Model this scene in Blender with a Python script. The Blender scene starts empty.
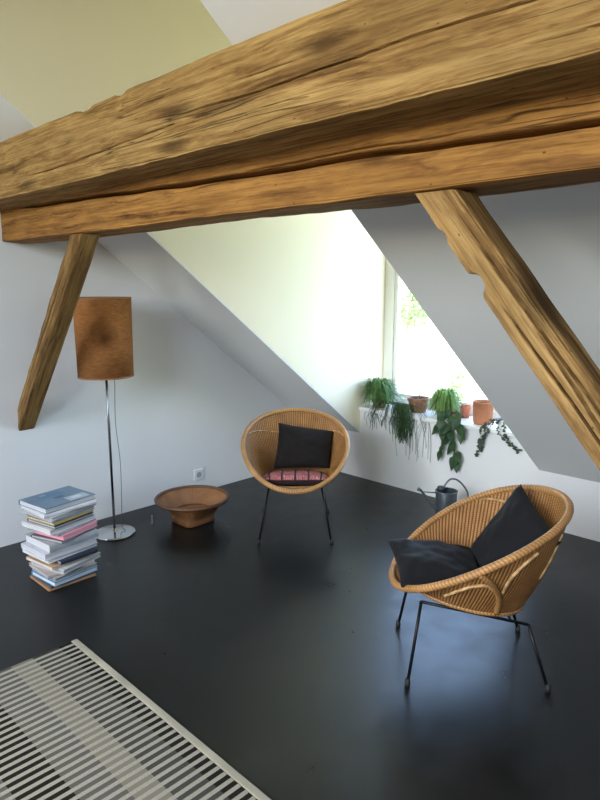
import bpy, bmesh, math, random
from mathutils import Vector, Matrix, noise
PI = math.pi
C = bpy.context.scene.collection
scn = bpy.context.scene
R = random.Random(7)

# ------------------------------------------------------------------ helpers
def link(name, me, mat=None, parent=None, loc=(0, 0, 0)):
    o = bpy.data.objects.new(name, me)
    C.objects.link(o)
    if mat is not None and me is not None:
        if isinstance(mat, (list, tuple)):
            for m in mat: me.materials.append(m)
        else:
            me.materials.append(mat)
    o.location = loc
    if parent: o.parent = parent
    return o

class MB:
    """collects the shape of one mesh"""
    def __init__(s): s.v = []; s.f = []; s.uv = []; s.mi = []
    def add(s, vs, fs, uvs=None, mi=0):
        b = len(s.v); s.v += [tuple(p) for p in vs]
        for i, f in enumerate(fs):
            s.f.append([b + k for k in f]); s.mi.append(mi)
            s.uv.append(uvs[i] if uvs else [(0, 0)] * len(f))
        return s
    def box(s, a, b, mi=0):
        x0, y0, z0 = a; x1, y1, z1 = b
        vs = [(x0,y0,z0),(x1,y0,z0),(x1,y1,z0),(x0,y1,z0),(x0,y0,z1),(x1,y0,z1),(x1,y1,z1),(x0,y1,z1)]
        fs = [(0,3,2,1),(4,5,6,7),(0,1,5,4),(1,2,6,5),(2,3,7,6),(3,0,4,7)]
        u = [(0,0),(1,0),(1,1),(0,1)]
        return s.add(vs, fs, [u]*6, mi)
    def prism(s, poly, axis, a, b):
        """poly of 2-D points in the other two axes, pushed from a to b along axis"""
        n = len(poly)
        def P(p, t):
            q = list(p); q.insert(axis, t); return q
        vs = [P(p, a) for p in poly] + [P(p, b) for p in poly]
        fs = [tuple(range(n))[::-1], tuple(range(n, 2*n))] + [(i, (i+1) % n, n+(i+1) % n, n+i) for i in range(n)]
        return s.add(vs, fs)
    def tube(s, pts, r, n=8, r1=None, closed=False, cap=True):
        pts = [Vector(p) for p in pts]; m = len(pts)
        vs = []; fs = []; uvs = []
        up = None; L = 0
        for i, p in enumerate(pts):
            if closed: t = pts[(i+1) % m] - pts[i-1]
            else: t = pts[min(i+1, m-1)] - pts[max(i-1, 0)]
            t.normalize()
            if up is None:
                up = Vector((0, 0, 1)) if abs(t.z) < .9 else Vector((1, 0, 0))
            a = t.cross(up)
            if a.length < 1e-4: a = t.cross(Vector((.3, 1, .2)))
            a.normalize(); up = a.cross(t).normalized()
            k = i / max(1, m-1)
            rr = r(k) if callable(r) else (r if r1 is None else r + (r1-r)*k)
            for j in range(n):
                an = 2*PI*j/n
                vs.append(p + (a*math.cos(an) + up*math.sin(an))*rr)
        ln = [0]
        for i in range(1, m): ln.append(ln[-1] + (pts[i]-pts[i-1]).length)
        ln.append(ln[-1] + (pts[0]-pts[-1]).length)
        for i in range(m if closed else m-1):
            i2 = (i+1) % m
            for j in range(n):
                j2 = (j+1) % n
                fs.append((i*n+j, i*n+j2, i2*n+j2, i2*n+j))
                uvs.append([(ln[i], j/n), (ln[i], (j+1)/n), (ln[i+1], (j+1)/n), (ln[i+1], j/n)])
        if cap and not closed:
            fs.append(tuple(range(n))[::-1]); uvs.append([(0, 0)]*n)
            fs.append(tuple(range((m-1)*n, m*n))); uvs.append([(0, 0)]*n)
        return s.add(vs, fs, uvs)
    def lathe(s, prof, n=40, c=(0, 0, 0), radial=None):
        """prof: list of (r, z); radial(theta, r, z) -> factor"""
        vs = []; fs = []; uvs = []; m = len(prof)
        for r, z in prof:
            for j in range(n):
                t = 2*PI*j/n; q = radial(t, r, z) if radial else 1
                vs.append((c[0]+r*q*math.cos(t), c[1]+r*q*math.sin(t), c[2]+z))
        for i in range(m-1):
            for j in range(n):
                j2 = (j+1) % n
                fs.append((i*n+j, i*n+j2, (i+1)*n+j2, (i+1)*n+j))
                uvs.append([(j/n, i/m), ((j+1)/n, i/m), ((j+1)/n, (i+1)/m), (j/n, (i+1)/m)])
        return s.add(vs, fs, uvs)
    def build(s, name, mat=None, parent=None, loc=(0, 0, 0), smooth=False, bevel=0, recalc=False):
        me = bpy.data.meshes.new(name)
        me.from_pydata(s.v, [], s.f)
        if any(s.mi): me.polygons.foreach_set('material_index', s.mi)
        ul = me.uv_layers.new(name='UVMap')
        flat = [c for f in s.uv for uv in f for c in uv]
        ul.data.foreach_set('uv', flat)
        if recalc:
            bm = bmesh.new(); bm.from_mesh(me)
            bmesh.ops.remove_doubles(bm, verts=bm.verts, dist=1e-6)
            bmesh.ops.recalc_face_normals(bm, faces=bm.faces); bm.to_mesh(me); bm.free()
        if smooth: me.polygons.foreach_set('use_smooth', [True]*len(me.polygons))
        o = link(name, me, mat, parent, loc)
        if bevel:
            b = o.modifiers.new('edge', 'BEVEL'); b.width = bevel; b.segments = 2; b.limit_method = 'ANGLE'
        return o

def spline(pts, n=8, closed=False):
    pts = [Vector(p) for p in pts]; m = len(pts); out = []
    for i in range(m if closed else m-1):
        if closed: a, b, c, d = pts[i-1], pts[i], pts[(i+1) % m], pts[(i+2) % m]
        else: a, b, c, d = pts[max(i-1, 0)], pts[i], pts[i+1], pts[min(i+2, m-1)]
        for k in range(n):
            t = k/n
            out.append(.5*((2*b) + (c-a)*t + (2*a-5*b+4*c-d)*t*t + (3*b-3*c+d-a)*t**3))
    if not closed: out.append(pts[-1])
    return out

def tag(o, label, cat, group=None, kind=None):
    o['label'] = label; o['category'] = cat
    if group: o['group'] = group
    if kind: o['kind'] = kind
    return o
def thing(name, label, cat, loc=(0, 0, 0), rz=0, group=None):
    o = link(name, None, None, None, loc); o.rotation_euler = (0, 0, rz); o.empty_display_size = .1
    return tag(o, label, cat, group)
def struct(o): o['kind'] = 'structure'; return o
def copy_tree(o, parent=None):
    c = o.copy(); C.objects.link(c); c.parent = parent
    for ch in [x for x in C.objects if x.parent is o]: copy_tree(ch, c)
    return c

# ------------------------------------------------------------------ materials
class NT:
    def __init__(s, name):
        s.m = bpy.data.materials.new(name); s.m.use_nodes = True
        s.t = s.m.node_tree; s.n = s.t.nodes; s.p = s.n['Principled BSDF']
    def new(s, ty, ins=None, **kw):
        nd = s.n.new(ty)
        for k, v in kw.items(): setattr(nd, k, v)
        for k, v in (ins or {}).items():
            if hasattr(v, 'outputs'): v = v.outputs[0]
            if isinstance(v, bpy.types.NodeSocket): s.t.links.new(v, nd.inputs[k])
            else: nd.inputs[k].default_value = v
        return nd
    def math(s, op, a, b=None, c=None):
        ins = {0: a}
        if b is not None: ins[1] = b
        if c is not None: ins[2] = c
        return s.new('ShaderNodeMath', ins, operation=op)
    def ramp(s, fac, stops):
        nd = s.new('ShaderNodeValToRGB', {0: fac}); e = nd.color_ramp.elements
        while len(e) < len(stops): e.new(.5)
        for el, (p, col) in zip(e, stops):
            el.position = p; el.color = (*col, 1) if len(col) == 3 else col
        return nd
    def mix(s, fac, a, b, mode='MIX'):
        nd = s.n.new('ShaderNodeMix'); nd.data_type = 'RGBA'; nd.blend_type = mode
        for idx, v in ((0, fac), (6, a), (7, b)):
            if hasattr(v, 'outputs'): v = v.outputs[2] if v.bl_idname == 'ShaderNodeMix' else v.outputs[0]
            if isinstance(v, bpy.types.NodeSocket): s.t.links.new(v, nd.inputs[idx])
            else: nd.inputs[idx].default_value = (*v, 1) if isinstance(v, tuple) and len(v) == 3 else v
        return nd
    def set(s, **kw):
        for k, v in kw.items():
            k = k.replace('_', ' ')
            if hasattr(v, 'outputs'): v = v.outputs[2] if v.bl_idname == 'ShaderNodeMix' else v.outputs[0]
            if isinstance(v, bpy.types.NodeSocket): s.t.links.new(v, s.p.inputs[k])
            else: s.p.inputs[k].default_value = (*v, 1) if isinstance(v, tuple) and len(v) == 3 else v
        return s
    def bump(s, h, strength=.3, dist=.01):
        b = s.new('ShaderNodeBump', {'Height': h, 'Strength': strength, 'Distance': dist})
        s.t.links.new(b.outputs[0], s.p.inputs['Normal']); return s

def simple(name, col, rough=.6, metal=0, var=.08, scale=8, spec=.5):
    k = NT(name)
    tc = k.new('ShaderNodeTexCoord')
    nz = k.new('ShaderNodeTexNoise', {'Vector': tc.outputs['Object'], 'Scale': scale, 'Detail': 4})
    c = k.ramp(nz.outputs[0], [(.3, tuple(x*(1-var) for x in col)), (.7, tuple(min(1, x*(1+var)) for x in col))])
    k.set(Base_Color=c, Roughness=rough, Metallic=metal, Specular_IOR_Level=spec)
    return k.m

def plaster(name, col):
    k = NT(name); tc = k.new('ShaderNodeTexCoord')
    n1 = k.new('ShaderNodeTexNoise', {'Vector': tc.outputs['Object'], 'Scale': 1.3, 'Detail': 3})
    n2 = k.new('ShaderNodeTexNoise', {'Vector': tc.outputs['Object'], 'Scale': 90, 'Detail': 4})
    c = k.ramp(n1.outputs[0], [(.3, tuple(x*.965 for x in col)), (.7, col)])
    k.set(Base_Color=c, Roughness=.85, Specular_IOR_Level=.2)
    k.bump(n2.outputs[0], .06, .003)
    return k.m

def floor_mat():
    k = NT('dark_floor'); tc = k.new('ShaderNodeTexCoord')
    n1 = k.new('ShaderNodeTexNoise', {'Vector': tc.outputs['Object'], 'Scale': 1.6, 'Detail': 8, 'Roughness': .65, 'Distortion': .6})
    n2 = k.new('ShaderNodeTexNoise', {'Vector': tc.outputs['Object'], 'Scale': 7, 'Detail': 6, 'Roughness': .6, 'Distortion': .15})
    n3 = k.new('ShaderNodeTexNoise', {'Vector': tc.outputs['Object'], 'Scale': 60, 'Detail': 3})
    c1 = k.ramp(n1.outputs[0], [(.3, (.0052, .0066, .0066)), (.55, (.0078, .0092, .0094)), (.75, (.0125, .014, .0145))])
    c2 = k.ramp(n2.outputs[0], [(.35, (.8, .8, .8)), (.68, (1.15, 1.15, 1.15))])
    c = k.mix(1.0, c1, c2, 'MULTIPLY')
    r = k.ramp(n2.outputs[0], [(.3, (.27,)*3), (.7, (.38,)*3)])
    k.set(Base_Color=c, Roughness=r, Specular_IOR_Level=.34)
    k.bump(n3.outputs[0], .04, .003)
    return k.m

def wood(name, light, mid, dark, seed=0., stain=.55):
    """old hewn timber, grain along local X"""
    k = NT(name); tc = k.new('ShaderNodeTexCoord')
    def mapd(sc, off):
        return k.new('ShaderNodeMapping', {'Vector': tc.outputs['Object'], 'Scale': sc, 'Location': (off+seed, seed*.7, off)})
    warp = k.new('ShaderNodeTexNoise', {'Vector': mapd((1.2, 5, 5), 0), 'Scale': 1.6, 'Detail': 4})
    wv = k.new('ShaderNodeVectorMath', {0: mapd((.45, 16, 16), 3), 1: k.new('ShaderNodeVectorMath', {0: warp.outputs['Color'], 3: 1.3}, operation='SCALE').outputs[0]}, operation='ADD')
    g1 = k.new('ShaderNodeTexNoise', {'Vector': wv.outputs[0], 'Scale': 2.0, 'Detail': 8, 'Roughness': .68})
    g2 = k.new('ShaderNodeTexNoise', {'Vector': mapd((2.5, 110, 110), 9), 'Scale': 1, 'Detail': 5, 'Roughness': .7})
    st = k.new('ShaderNodeTexNoise', {'Vector': mapd((1.7, 6, 6), 5), 'Scale': 1.3, 'Detail': 6, 'Roughness': .6, 'Distortion': .5})
    base = k.ramp(g1.outputs[0], [(.30, dark), (.43, mid), (.54, light), (.72, tuple(min(1, x*1.22) for x in light))])
    fine = k.ramp(g2.outputs[0], [(.34, (.55, .48, .40)), (.60, (1.08, 1.08, 1.08))])
    c = k.mix(.85, base, fine, 'MULTIPLY')
    sm = k.ramp(st.outputs[0], [(.42, (0, 0, 0)), (.72, (stain,)*3)])
    c = k.mix(sm, c, tuple(x*.55 for x in mid))
    # knots
    kx = k.new('ShaderNodeSeparateXYZ', {0: mapd((1.7, 1, 7.5), 17.3)})
    kc = k.new('ShaderNodeCombineXYZ', {0: kx.outputs[0], 1: kx.outputs[2]})
    vo = k.new('ShaderNodeTexVoronoi', {'Vector': kc, 'Scale': 1.0, 'Randomness': .7}, voronoi_dimensions='2D')
    pick = k.math('MULTIPLY', k.math('GREATER_THAN', k.new('ShaderNodeSeparateXYZ', {0: vo.outputs['Color']}).outputs[0], .5), .8)
    kd = k.math('ADD', vo.outputs['Distance'], k.math('MULTIPLY', k.math('SUBTRACT', g1.outputs[0], .5), .25))
    km = k.math('MULTIPLY', k.ramp(kd, [(.03, (.95,)*3), (.08, (.7,)*3), (.20, (0, 0, 0))]), pick)
    c = k.mix(km, c, tuple(x*.5 for x in dark))
    # worm holes
    vh = k.new('ShaderNodeTexVoronoi', {'Vector': mapd((14, 26, 26), 29), 'Scale': 1, 'Randomness': 1})
    hm = k.ramp(vh.outputs['Distance'], [(.045, (.7,)*3), (.075, (0, 0, 0))])
    c = k.mix(hm, c, tuple(x*.25 for x in dark))
    # hairline checks along the grain
    ck = k.new('ShaderNodeTexNoise', {'Vector': mapd((.7, 30, 30), 41), 'Scale': 1, 'Detail': 2, 'Distortion': .3})
    cm = k.ramp(k.math('ABSOLUTE', k.math('SUBTRACT', ck.outputs[0], .5)), [(.0, (.9,)*3), (.016, (0, 0, 0))])
    br = k.new('ShaderNodeTexNoise', {'Vector': mapd((1.5, 4, 4), 47), 'Scale': 1})
    cm2 = k.math('MULTIPLY', cm.outputs[0], k.ramp(br.outputs[0], [(.5, (0, 0, 0)), (.6, (1, 1, 1))]).outputs[0])
    c = k.mix(cm2, c, tuple(x*.3 for x in dark))
    k.set(Base_Color=c, Roughness=.75, Specular_IOR_Level=.15)
    h = k.math('ADD', k.math('MULTIPLY', g2.outputs[0], .6), k.math('SUBTRACT', g1.outputs[0], k.math('ADD', cm2, km)))
    k.bump(h, .55, .008)
    return k.m

def weave(name, nu, nv, light, dark):
    k = NT(name); uv = k.new('ShaderNodeUVMap'); sp = k.new('ShaderNodeSeparateXYZ', {0: uv})
    u = k.math('MULTIPLY', sp.outputs[0], nu); v = k.math('MULTIPLY', sp.outputs[1], nv)
    par = k.math('MULTIPLY', k.math('MODULO', k.math('FLOOR', u), 2), .5)
    fb = k.math('FRACT', k.math('ADD', v, par)); fu = k.math('FRACT', u)
    hv = k.math('SINE', k.math('MULTIPLY', fb, PI)); hu = k.math('SINE', k.math('MULTIPLY', fu, PI))
    h = k.math('MULTIPLY', k.math('ADD', k.math('MULTIPLY', hv, .45), .55), hu)
    tc = k.new('ShaderNodeTexCoord')
    nz = k.new('ShaderNodeTexNoise', {'Vector': tc.outputs['Object'], 'Scale': 14, 'Detail': 4})
    n2 = k.new('ShaderNodeTexNoise', {'Vector': tc.outputs['Object'], 'Scale': 3, 'Detail': 2})
    c = k.ramp(h, [(.0, tuple(x*.35 for x in dark)), (.35, dark), (.9, light)])
    tn = k.ramp(nz.outputs[0], [(.3, (.78, .75, .7)), (.7, (1.12, 1.12, 1.12))])
    c = k.mix(1.0, c, tn, 'MULTIPLY')
    t2 = k.ramp(n2.outputs[0], [(.35, (.88, .85, .82)), (.65, (1.06, 1.06, 1.06))])
    c = k.mix(1.0, c, t2, 'MULTIPLY')
    k.set(Base_Color=c, Roughness=.5, Specular_IOR_Level=.4)
    k.bump(h, .8, .004)
    return k.m

def cane(name, col, wraps=70):
    k = NT(name); uv = k.new('ShaderNodeUVMap'); sp = k.new('ShaderNodeSeparateXYZ', {0: uv})
    w = k.math('SINE', k.math('MULTIPLY', k.math('ADD', sp.outputs[0], k.math('MULTIPLY', sp.outputs[1], .012)), 2*PI*wraps))
    tc = k.new('ShaderNodeTexCoord')
    nz = k.new('ShaderNodeTexNoise', {'Vector': tc.outputs['Object'], 'Scale': 10, 'Detail': 4})
    c = k.ramp(nz.outputs[0], [(.3, tuple(x*.7 for x in col)), (.7, tuple(x*1.1 for x in col))])
    c2 = k.ramp(w, [(.0, (.62, .58, .5)), (.3, (1, 1, 1))])
    k.set(Base_Color=k.mix(.8, c, c2, 'MULTIPLY'), Roughness=.42)
    k.bump(w, .3, .003)
    return k.m

def fabric(name, col, sheen=.1, scale=260):
    k = NT(name); tc = k.new('ShaderNodeTexCoord')
    n1 = k.new('ShaderNodeTexNoise', {'Vector': tc.outputs['Object'], 'Scale': scale, 'Detail': 3})
    n2 = k.new('ShaderNodeTexNoise', {'Vector': tc.outputs['Object'], 'Scale': 6, 'Detail': 4})
    c = k.ramp(n2.outputs[0], [(.3, tuple(x*.8 for x in col)), (.7, tuple(x*1.2 for x in col))])
    k.set(Base_Color=c, Roughness=.85, Sheen_Weight=sheen, Specular_IOR_Level=.25)
    k.bump(n1.outputs[0], .25, .002)
    return k.m

WHITE = plaster('white_plaster', (.80, .80, .79))
CEIL = plaster('white_ceiling_paint', (.82, .82, .79))
CREAM = plaster('cream_dormer_paint', (.88, .81, .64))
FLOOR = floor_mat()
FRAMEW = simple('white_window_paint', (.82, .81, .77), .4, var=.03)
SILLW = simple('white_sill_paint', (.80, .80, .78), .45, var=.03)
W_UP = wood('honey_timber', (.43, .27, .095), (.29, .16, .050), (.10, .046, .014), 0., .6)
W_LOW = wood('amber_timber', (.40, .195, .050), (.28, .128, .034), (.10, .042, .012), 3.7, .45)
W_BR = wood('weathered_timber', (.47, .29, .11), (.25, .135, .045), (.07, .032, .011), 8.1, .75)
W_DK = wood('dark_timber', (.36, .215, .075), (.19, .10, .032), (.055, .024, .008), 5.3, .75)
WEAVE = weave('woven_rattan', 130, 52, (.55, .285, .095), (.27, .12, .036))
CANE = cane('bound_cane', (.56, .29, .10))
CANE_P = cane('pale_cane', (.66, .42, .19), 20)
BLACKM = simple('black_metal', (.012, .012, .013), .42, .6)
RUBBER = simple('black_rubber', (.01, .01, .01), .7)
CHROME = simple('chrome_metal', (.62, .64, .66), .16, 1, .03)
BLKFAB = fabric('brown_black_fabric', (.010, .008, .0075), .02)
NAVFAB = fabric('blue_black_fabric', (.0075, .0078, .010), .03)
TERRA = simple('terracotta_clay', (.44, .17, .085), .8, var=.2)
TERRA_D = simple('brown_clay', (.25, .115, .065), .7, var=.35, scale=25)
SOIL = simple('potting_soil', (.03, .02, .014), .95, var=.4, scale=80, spec=.05)
WHITECER = simple('white_ceramic', (.8, .79, .76), .25, var=.02)
ZINC = simple('zinc_metal', (.17, .20, .215), .42, .75, .15, 5)
PLAST = simple('white_plastic', (.80, .80, .78), .35, var=.02)
DARKPL = simple('grey_plastic', (.12, .12, .12), .5)
CABLE = simple('grey_cable', (.10, .10, .10), .5)

def leafmat(name, a, b, tr=.35):
    k = NT(name); oi = k.new('ShaderNodeTexCoord')
    nz = k.new('ShaderNodeTexNoise', {'Vector': oi.outputs['Object'], 'Scale': 18, 'Detail': 2})
    c = k.ramp(nz.outputs[0], [(.35, a), (.65, b)])
    k.set(Base_Color=c, Roughness=.45, Specular_IOR_Level=.35)
    tl = k.new('ShaderNodeBsdfTranslucent', {0: c})
    mx = k.new('ShaderNodeMixShader', {0: tr, 1: k.p, 2: tl})
    k.t.links.new(mx.outputs[0], k.n['Material Output'].inputs[0])
    return k.m
L_GRASS = leafmat('grass_leaf', (.055, .13, .035), (.14, .26, .07))
L_LIGHT = leafmat('light_leaf', (.13, .24, .06), (.24, .38, .11))
L_DARK = leafmat('dark_leaf', (.022, .055, .022), (.05, .105, .04), .25)
L_HANG = leafmat('hanging_leaf', (.03, .07, .028), (.065, .125, .05), .25)
L_SMALL = leafmat('small_grey_leaf', (.05, .07, .05), (.10, .12, .085), .2)
L_TREE = leafmat('tree_leaf', (.24, .34, .14), (.38, .47, .24), .4)
BARK = simple('bark', (.16, .12, .08), .9, var=.3)
LAWN = simple('lawn', (.24, .27, .15), .95, var=.3, scale=3)

gl = NT('window_glass')
tr = gl.new('ShaderNodeBsdfTransparent', {0: (.97, .985, .98, 1)})
gs = gl.new('ShaderNodeBsdfGlossy', {'Roughness': .02})
gx = gl.new('ShaderNodeMixShader', {0: .05, 1: tr, 2: gs})
gl.t.links.new(gx.outputs[0], gl.n['Material Output'].inputs[0]); GLASS = gl.m

# ------------------------------------------------------------------ the room
Z0, SL = .36, .77                       # knee wall height, roof slope
RIDGE_Y = -5.0; RIDGE_Z = Z0 - SL*RIDGE_Y
def zs(y): return Z0 - SL*y if y >= RIDGE_Y else RIDGE_Z + SL*(y - RIDGE_Y)
XR = 6.5; YF = -9.0; DX0, DX1 = .6, 2.05; DZ = 3.3; DZB = 2.92; DY = (Z0 - DZ)/SL; WY = .28
TH = .16

struct(MB().box((-.2, YF-.2, -.2), (XR+.2, .5, 0)).build('floor', FLOOR))
gable = [(YF-.1, 0), (YF-.1, zs(YF)+.05), (RIDGE_Y, RIDGE_Z+.2), (.0, Z0+.2), (.0, 0)]
struct(MB().prism(gable, 0, -.2, 0).build('wall_left', WHITE, recalc=True))
struct(MB().prism(gable, 0, XR, XR+.2).build('wall_right', WHITE, recalc=True))
struct(MB().box((0, YF-.2, 0), (XR, YF, zs(YF)+.1)).build('wall_front', WHITE))
kw = MB().box((-.2, 0, 0), (DX0, .36, Z0+.1)).box((DX0, 0, 0), (DX1, .36, .545)).box((DX1, 0, 0), (XR+.2, .36, Z0+.1))
struct(kw.build('wall_back', WHITE))
def slab(m, x0, x1, ya, yb):
    """piece of sloping ceiling between two y values, thickness upward"""
    q = [(ya, zs(ya)), (yb, zs(yb)), (yb, zs(yb)+TH), (ya, zs(ya)+TH)]
    m.prism(q, 0, x0, x1)
m = MB(); slab(m, -.2, DX0, 0, RIDGE_Y); slab(m, DX0, DX1, DY, RIDGE_Y); slab(m, DX1, XR+.2, 0, RIDGE_Y)
struct(m.build('ceiling', CEIL, recalc=True))
SKY = [(1.0, 2.6), (3.2, 4.8)]; SY0, SY1 = -6.4, -8.4
e = -1e-4
m = MB(); slab(m, -.2, XR+.2, RIDGE_Y+e, SY0); slab(m, -.2, XR+.2, SY1, YF-.2)
xs = [-.2] + [x for s in SKY for x in s] + [XR+.2]
for i in range(0, len(xs), 2): slab(m, xs[i], xs[i+1], SY0, SY1)
struct(m.build('ceiling_front', CEIL, recalc=True))
# dormer
ck = [(.02, Z0+.004), (DY+.0, DZ+.004), (WY+.1, DZB+.004), (WY+.1, .545), (.02, .545)]
struct(MB().prism(ck, 0, DX0-.12, DX0+.0015).build('wall_dormer_left', CREAM, recalc=True))
struct(MB().prism(ck, 0, DX1-.0015, DX1+.12).build('wall_dormer_right', CREAM, recalc=True))
dc = [(DY+.005, DZ), (WY+.1, DZB), (WY+.1, DZB+.14), (DY+.005, DZ+.14)]
struct(MB().prism(dc, 0, DX0-.12, DX1+.12).build('ceiling_dormer', CREAM, recalc=True))
struct(MB().box((DX0, WY, 2.50), (DX1, WY+.1, DZB+.02)).build('wall_dormer_back', CREAM))
# dormer window
FW = .085
m = MB(); zb, zt = .575, 2.50
m.box((DX0, WY, zb), (DX0+FW, WY+.06, zt)).box((DX1-FW, WY, zb), (DX1, WY+.06, zt))
m.box((DX0+FW, WY, zb), (DX1-FW, WY+.06, zb+.05)).box((DX0+FW, WY, zt-FW), (DX1-FW, WY+.06, zt))
w1 = struct(m.build('window_1', FRAMEW, bevel=.006))
m = MB(); a, b = DX0+FW+.004, DX1-FW-.004
m.box((a, WY+.012, zb+.054), (a+.03, WY+.05, zt-FW-.004)).box((b-.03, WY+.012, zb+.054), (b, WY+.05, zt-FW-.004))
m.box((a+.03, WY+.012, zb+.054), (b-.03, WY+.05, zb+.084)).box((a+.03, WY+.012, zt-FW-.034), (b-.03, WY+.05, zt-FW-.004))
m.build('sash', FRAMEW, w1, bevel=.004)
MB().box((a+.03, WY+.028, zb+.084), (b-.03, WY+.034, zt-FW-.034)).build('pane', GLASS, w1)
MB().box((DX0+.002, -.018, .545), (DX1-.002, WY+.1, .573)).build('window_sill', SILLW, w1, bevel=.004)
# skylights in the far slope, behind the camera
for i, (x0, x1) in enumerate(SKY):
    m = MB()
    def bar(xa, xb, ya, yb):
        q = [(ya, zs(ya)+.02), (yb, zs(yb)+.02), (yb, zs(yb)+TH-.01), (ya, zs(ya)+TH-.01)]
        m.prism(q, 0, xa, xb)
    bar(x0, x0+.07, SY0, SY1); bar(x1-.07, x1, SY0, SY1); bar(x0+.07, x1-.07, SY0, SY0-.07); bar(x0+.07, x1-.07, SY1+.07, SY1)
    w = struct(m.build('window_%d' % (i+2), FRAMEW, recalc=True))
    q = [(SY0-.07, zs(SY0-.07)+.08), (SY1+.07, zs(SY1+.07)+.08), (SY1+.07, zs(SY1+.07)+.088), (SY0-.07, zs(SY0-.07)+.088)]
    MB().prism(q, 0, x0+.07, x1-.07).build('pane', GLASS, w, recalc=True)

# ------------------------------------------------------------------ timbers
def timber(name, mat, loc, ang, depth, height, t0, t1, cracks=(), chips=(), seed=0, rough=.004, nl=220, nf=44):
    """hewn timber: local X along the grain, local Y away from the viewer side (0..depth), local Z up (0..height).
    t0/t1(z) give the end positions, so the ends can be cut at a slant."""
    nb = 10
    sec = []
    rr = .007
    for i in range(nf+1): sec.append((0, height*i/nf, 'f'))
    for i in range(1, nb): sec.append((depth*i/nb, height, 't'))
    for i in range(nb+1): sec.append((depth, height*(1-i/nb), 'b'))
    for i in range(1, nb): sec.append((depth*(1-i/nb), 0, 'u'))
    n = len(sec); vs = []; fs = []
    for k in range(nl+1):
        for (y, z, s) in sec:
            a, b = t0(z, y), t1(z, y)
            x = a + (b-a)*k/nl
            yy, zz = y, z
            # rounded arris
            dy, dz = min(y, depth-y), min(z, height-z)
            cy, cz = (1 if y < depth/2 else -1), (1 if z < height/2 else -1)
            if dy < rr and dz < rr:
                yy += cy*(rr-dy)*.45; zz += cz*(rr-dz)*.45
            # slow wander of each arris and hewn facets
            p = Vector((x*1.1+seed, y*3, z*3+seed))
            ny, nz = noise.noise(p), noise.noise(p+Vector((7, 3, 9)))
            p2 = Vector((x*6+seed, y*14, z*14))
            f = noise.noise(p2)*rough*.8 + noise.noise(p2*2.7)*rough*.35
            if s == 'f': yy += ny*rough*1.3 - f
            elif s == 'b': yy += ny*rough*1.3
            elif s == 't': zz += nz*rough*1.6 + f
            else: zz += nz*rough*1.6 + f
            if s in 'fb' and (z == 0 or z == height): zz += nz*rough*1.6 + f
            for (hc, w, d, xa, xb) in cracks:
                if s == 'f' and xa < x < xb:
                    env = min(1, (x-xa)/.25, (xb-x)/.25)
                    c = hc(x) + noise.noise(Vector((x*5+seed, 1.3, 0)))*.006
                    yy += d*env*math.exp(-((z-c)/(w*(.5+.5*env)))**2)
            for (xc, w, d, top) in chips:
                g = math.exp(-((x-xc)/w)**4)
                if top and z > height*.5: zz -= d*g*max(0, (z-height+.05)/.05)
                if not top and z < .05: zz += d*g*(1-z/.05)
            vs.append((x, yy, zz))
    for k in range(nl):
        for j in range(n):
            j2 = (j+1) % n
            fs.append((k*n+j, k*n+j2, (k+1)*n+j2, (k+1)*n+j)[::-1])
    fs.append(tuple(range(n))); fs.append(tuple(range(nl*n, (nl+1)*n))[::-1])
    o = MB().add(vs, fs).build(name, mat, None, loc, smooth=True)
    o.rotation_euler = (0, -ang, 0)
    es = o.modifiers.new('edges', 'EDGE_SPLIT'); es.split_angle = math.radians(48)
    o['kind'] = 'thing'
    return o

const = lambda v: (lambda z, y: v)
UY, UZ0, UZ1 = -2.565, 1.897, 2.152
LY, LZ0, LZ1 = -2.385, 1.733, 1.907
o = timber('timber_beam', W_UP, (0, UY, UZ0), 0, .215, UZ1-UZ0, const(.004), const(XR-.004), seed=2.,
       cracks=[(lambda x: .121+.003*math.sin(x*5), .0017, .022, 1.9, 4.2),
               (lambda x: .079+.02*(x-1.2)+.006*math.sin(x*4), .0016, .012, .75, 2.0),
               (lambda x: .165-.01*(x-2.2), .0016, .012, 2.15, 2.55),
               (lambda x: .040+.01*(x-2.4), .0016, .010, 2.95, 3.5)],
       chips=[(1.35, .05, .012, True), (1.62, .03, .010, True)], rough=.0045, nl=520, nf=110)
tag(o, 'thick pale honey timber beam, the upper of two spanning the room', 'beam')
o = timber('timber_beam.001', W_LOW, (0, LY, LZ0), 0, .19, LZ1-LZ0, const(.004), const(XR-.004), seed=11.,
       cracks=[(lambda x: .165-.0235*x+.003*math.sin(x*3), .0050, .10, .25, 5.2),
               (lambda x: .125-.012*(x-2.4)+.003*math.sin(x*3), .0018, .025, 2.0, 2.9)], rough=.0045, nl=520, nf=90)
tag(o, 'amber timber beam with a long dark crack, tucked under the larger upper beam', 'beam')
# braces: local X runs up along the timber
def brace(name, p, q, width, depth, mat, seed, cracks, chips, label, foot, rough=.004):
    """p,q: (x,z) of the lower arris at foot and head; foot: 'wall' (cut on x=0) or 'floor' (cut on z=0)"""
    dx, dz = q[0]-p[0], q[1]-p[1]; L = math.hypot(dx, dz); a = math.atan2(dz, dx)
    ca, sa = math.cos(a), math.sin(a)
    # local point (t, n): world x = p.x + t*ca - n*sa ; z = p.z + t*sa + n*ca
    head = lambda n, y: (LZ0-.004 - p[1] - n*ca)/sa
    if foot == 'wall': ft = lambda n, y: (.003 - p[0] + n*sa)/ca
    else: ft = lambda n, y: (.003 - p[1] - n*ca)/sa
    o = timber(name, mat, (p[0], LY+.004, p[1]), a, depth, width, ft, head, cracks, chips, seed, rough, 240)
    return tag(o, label, 'beam')
brace('timber_brace', (0, .665), (.918, LZ0), .088, .098, W_DK, 21.,
      [(lambda x: .045+.01*math.sin(x*3), .002, .03, .1, 1.3)], [], 'short dark timber brace slanting up from the white wall behind the floor lamp', 'wall')
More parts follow.
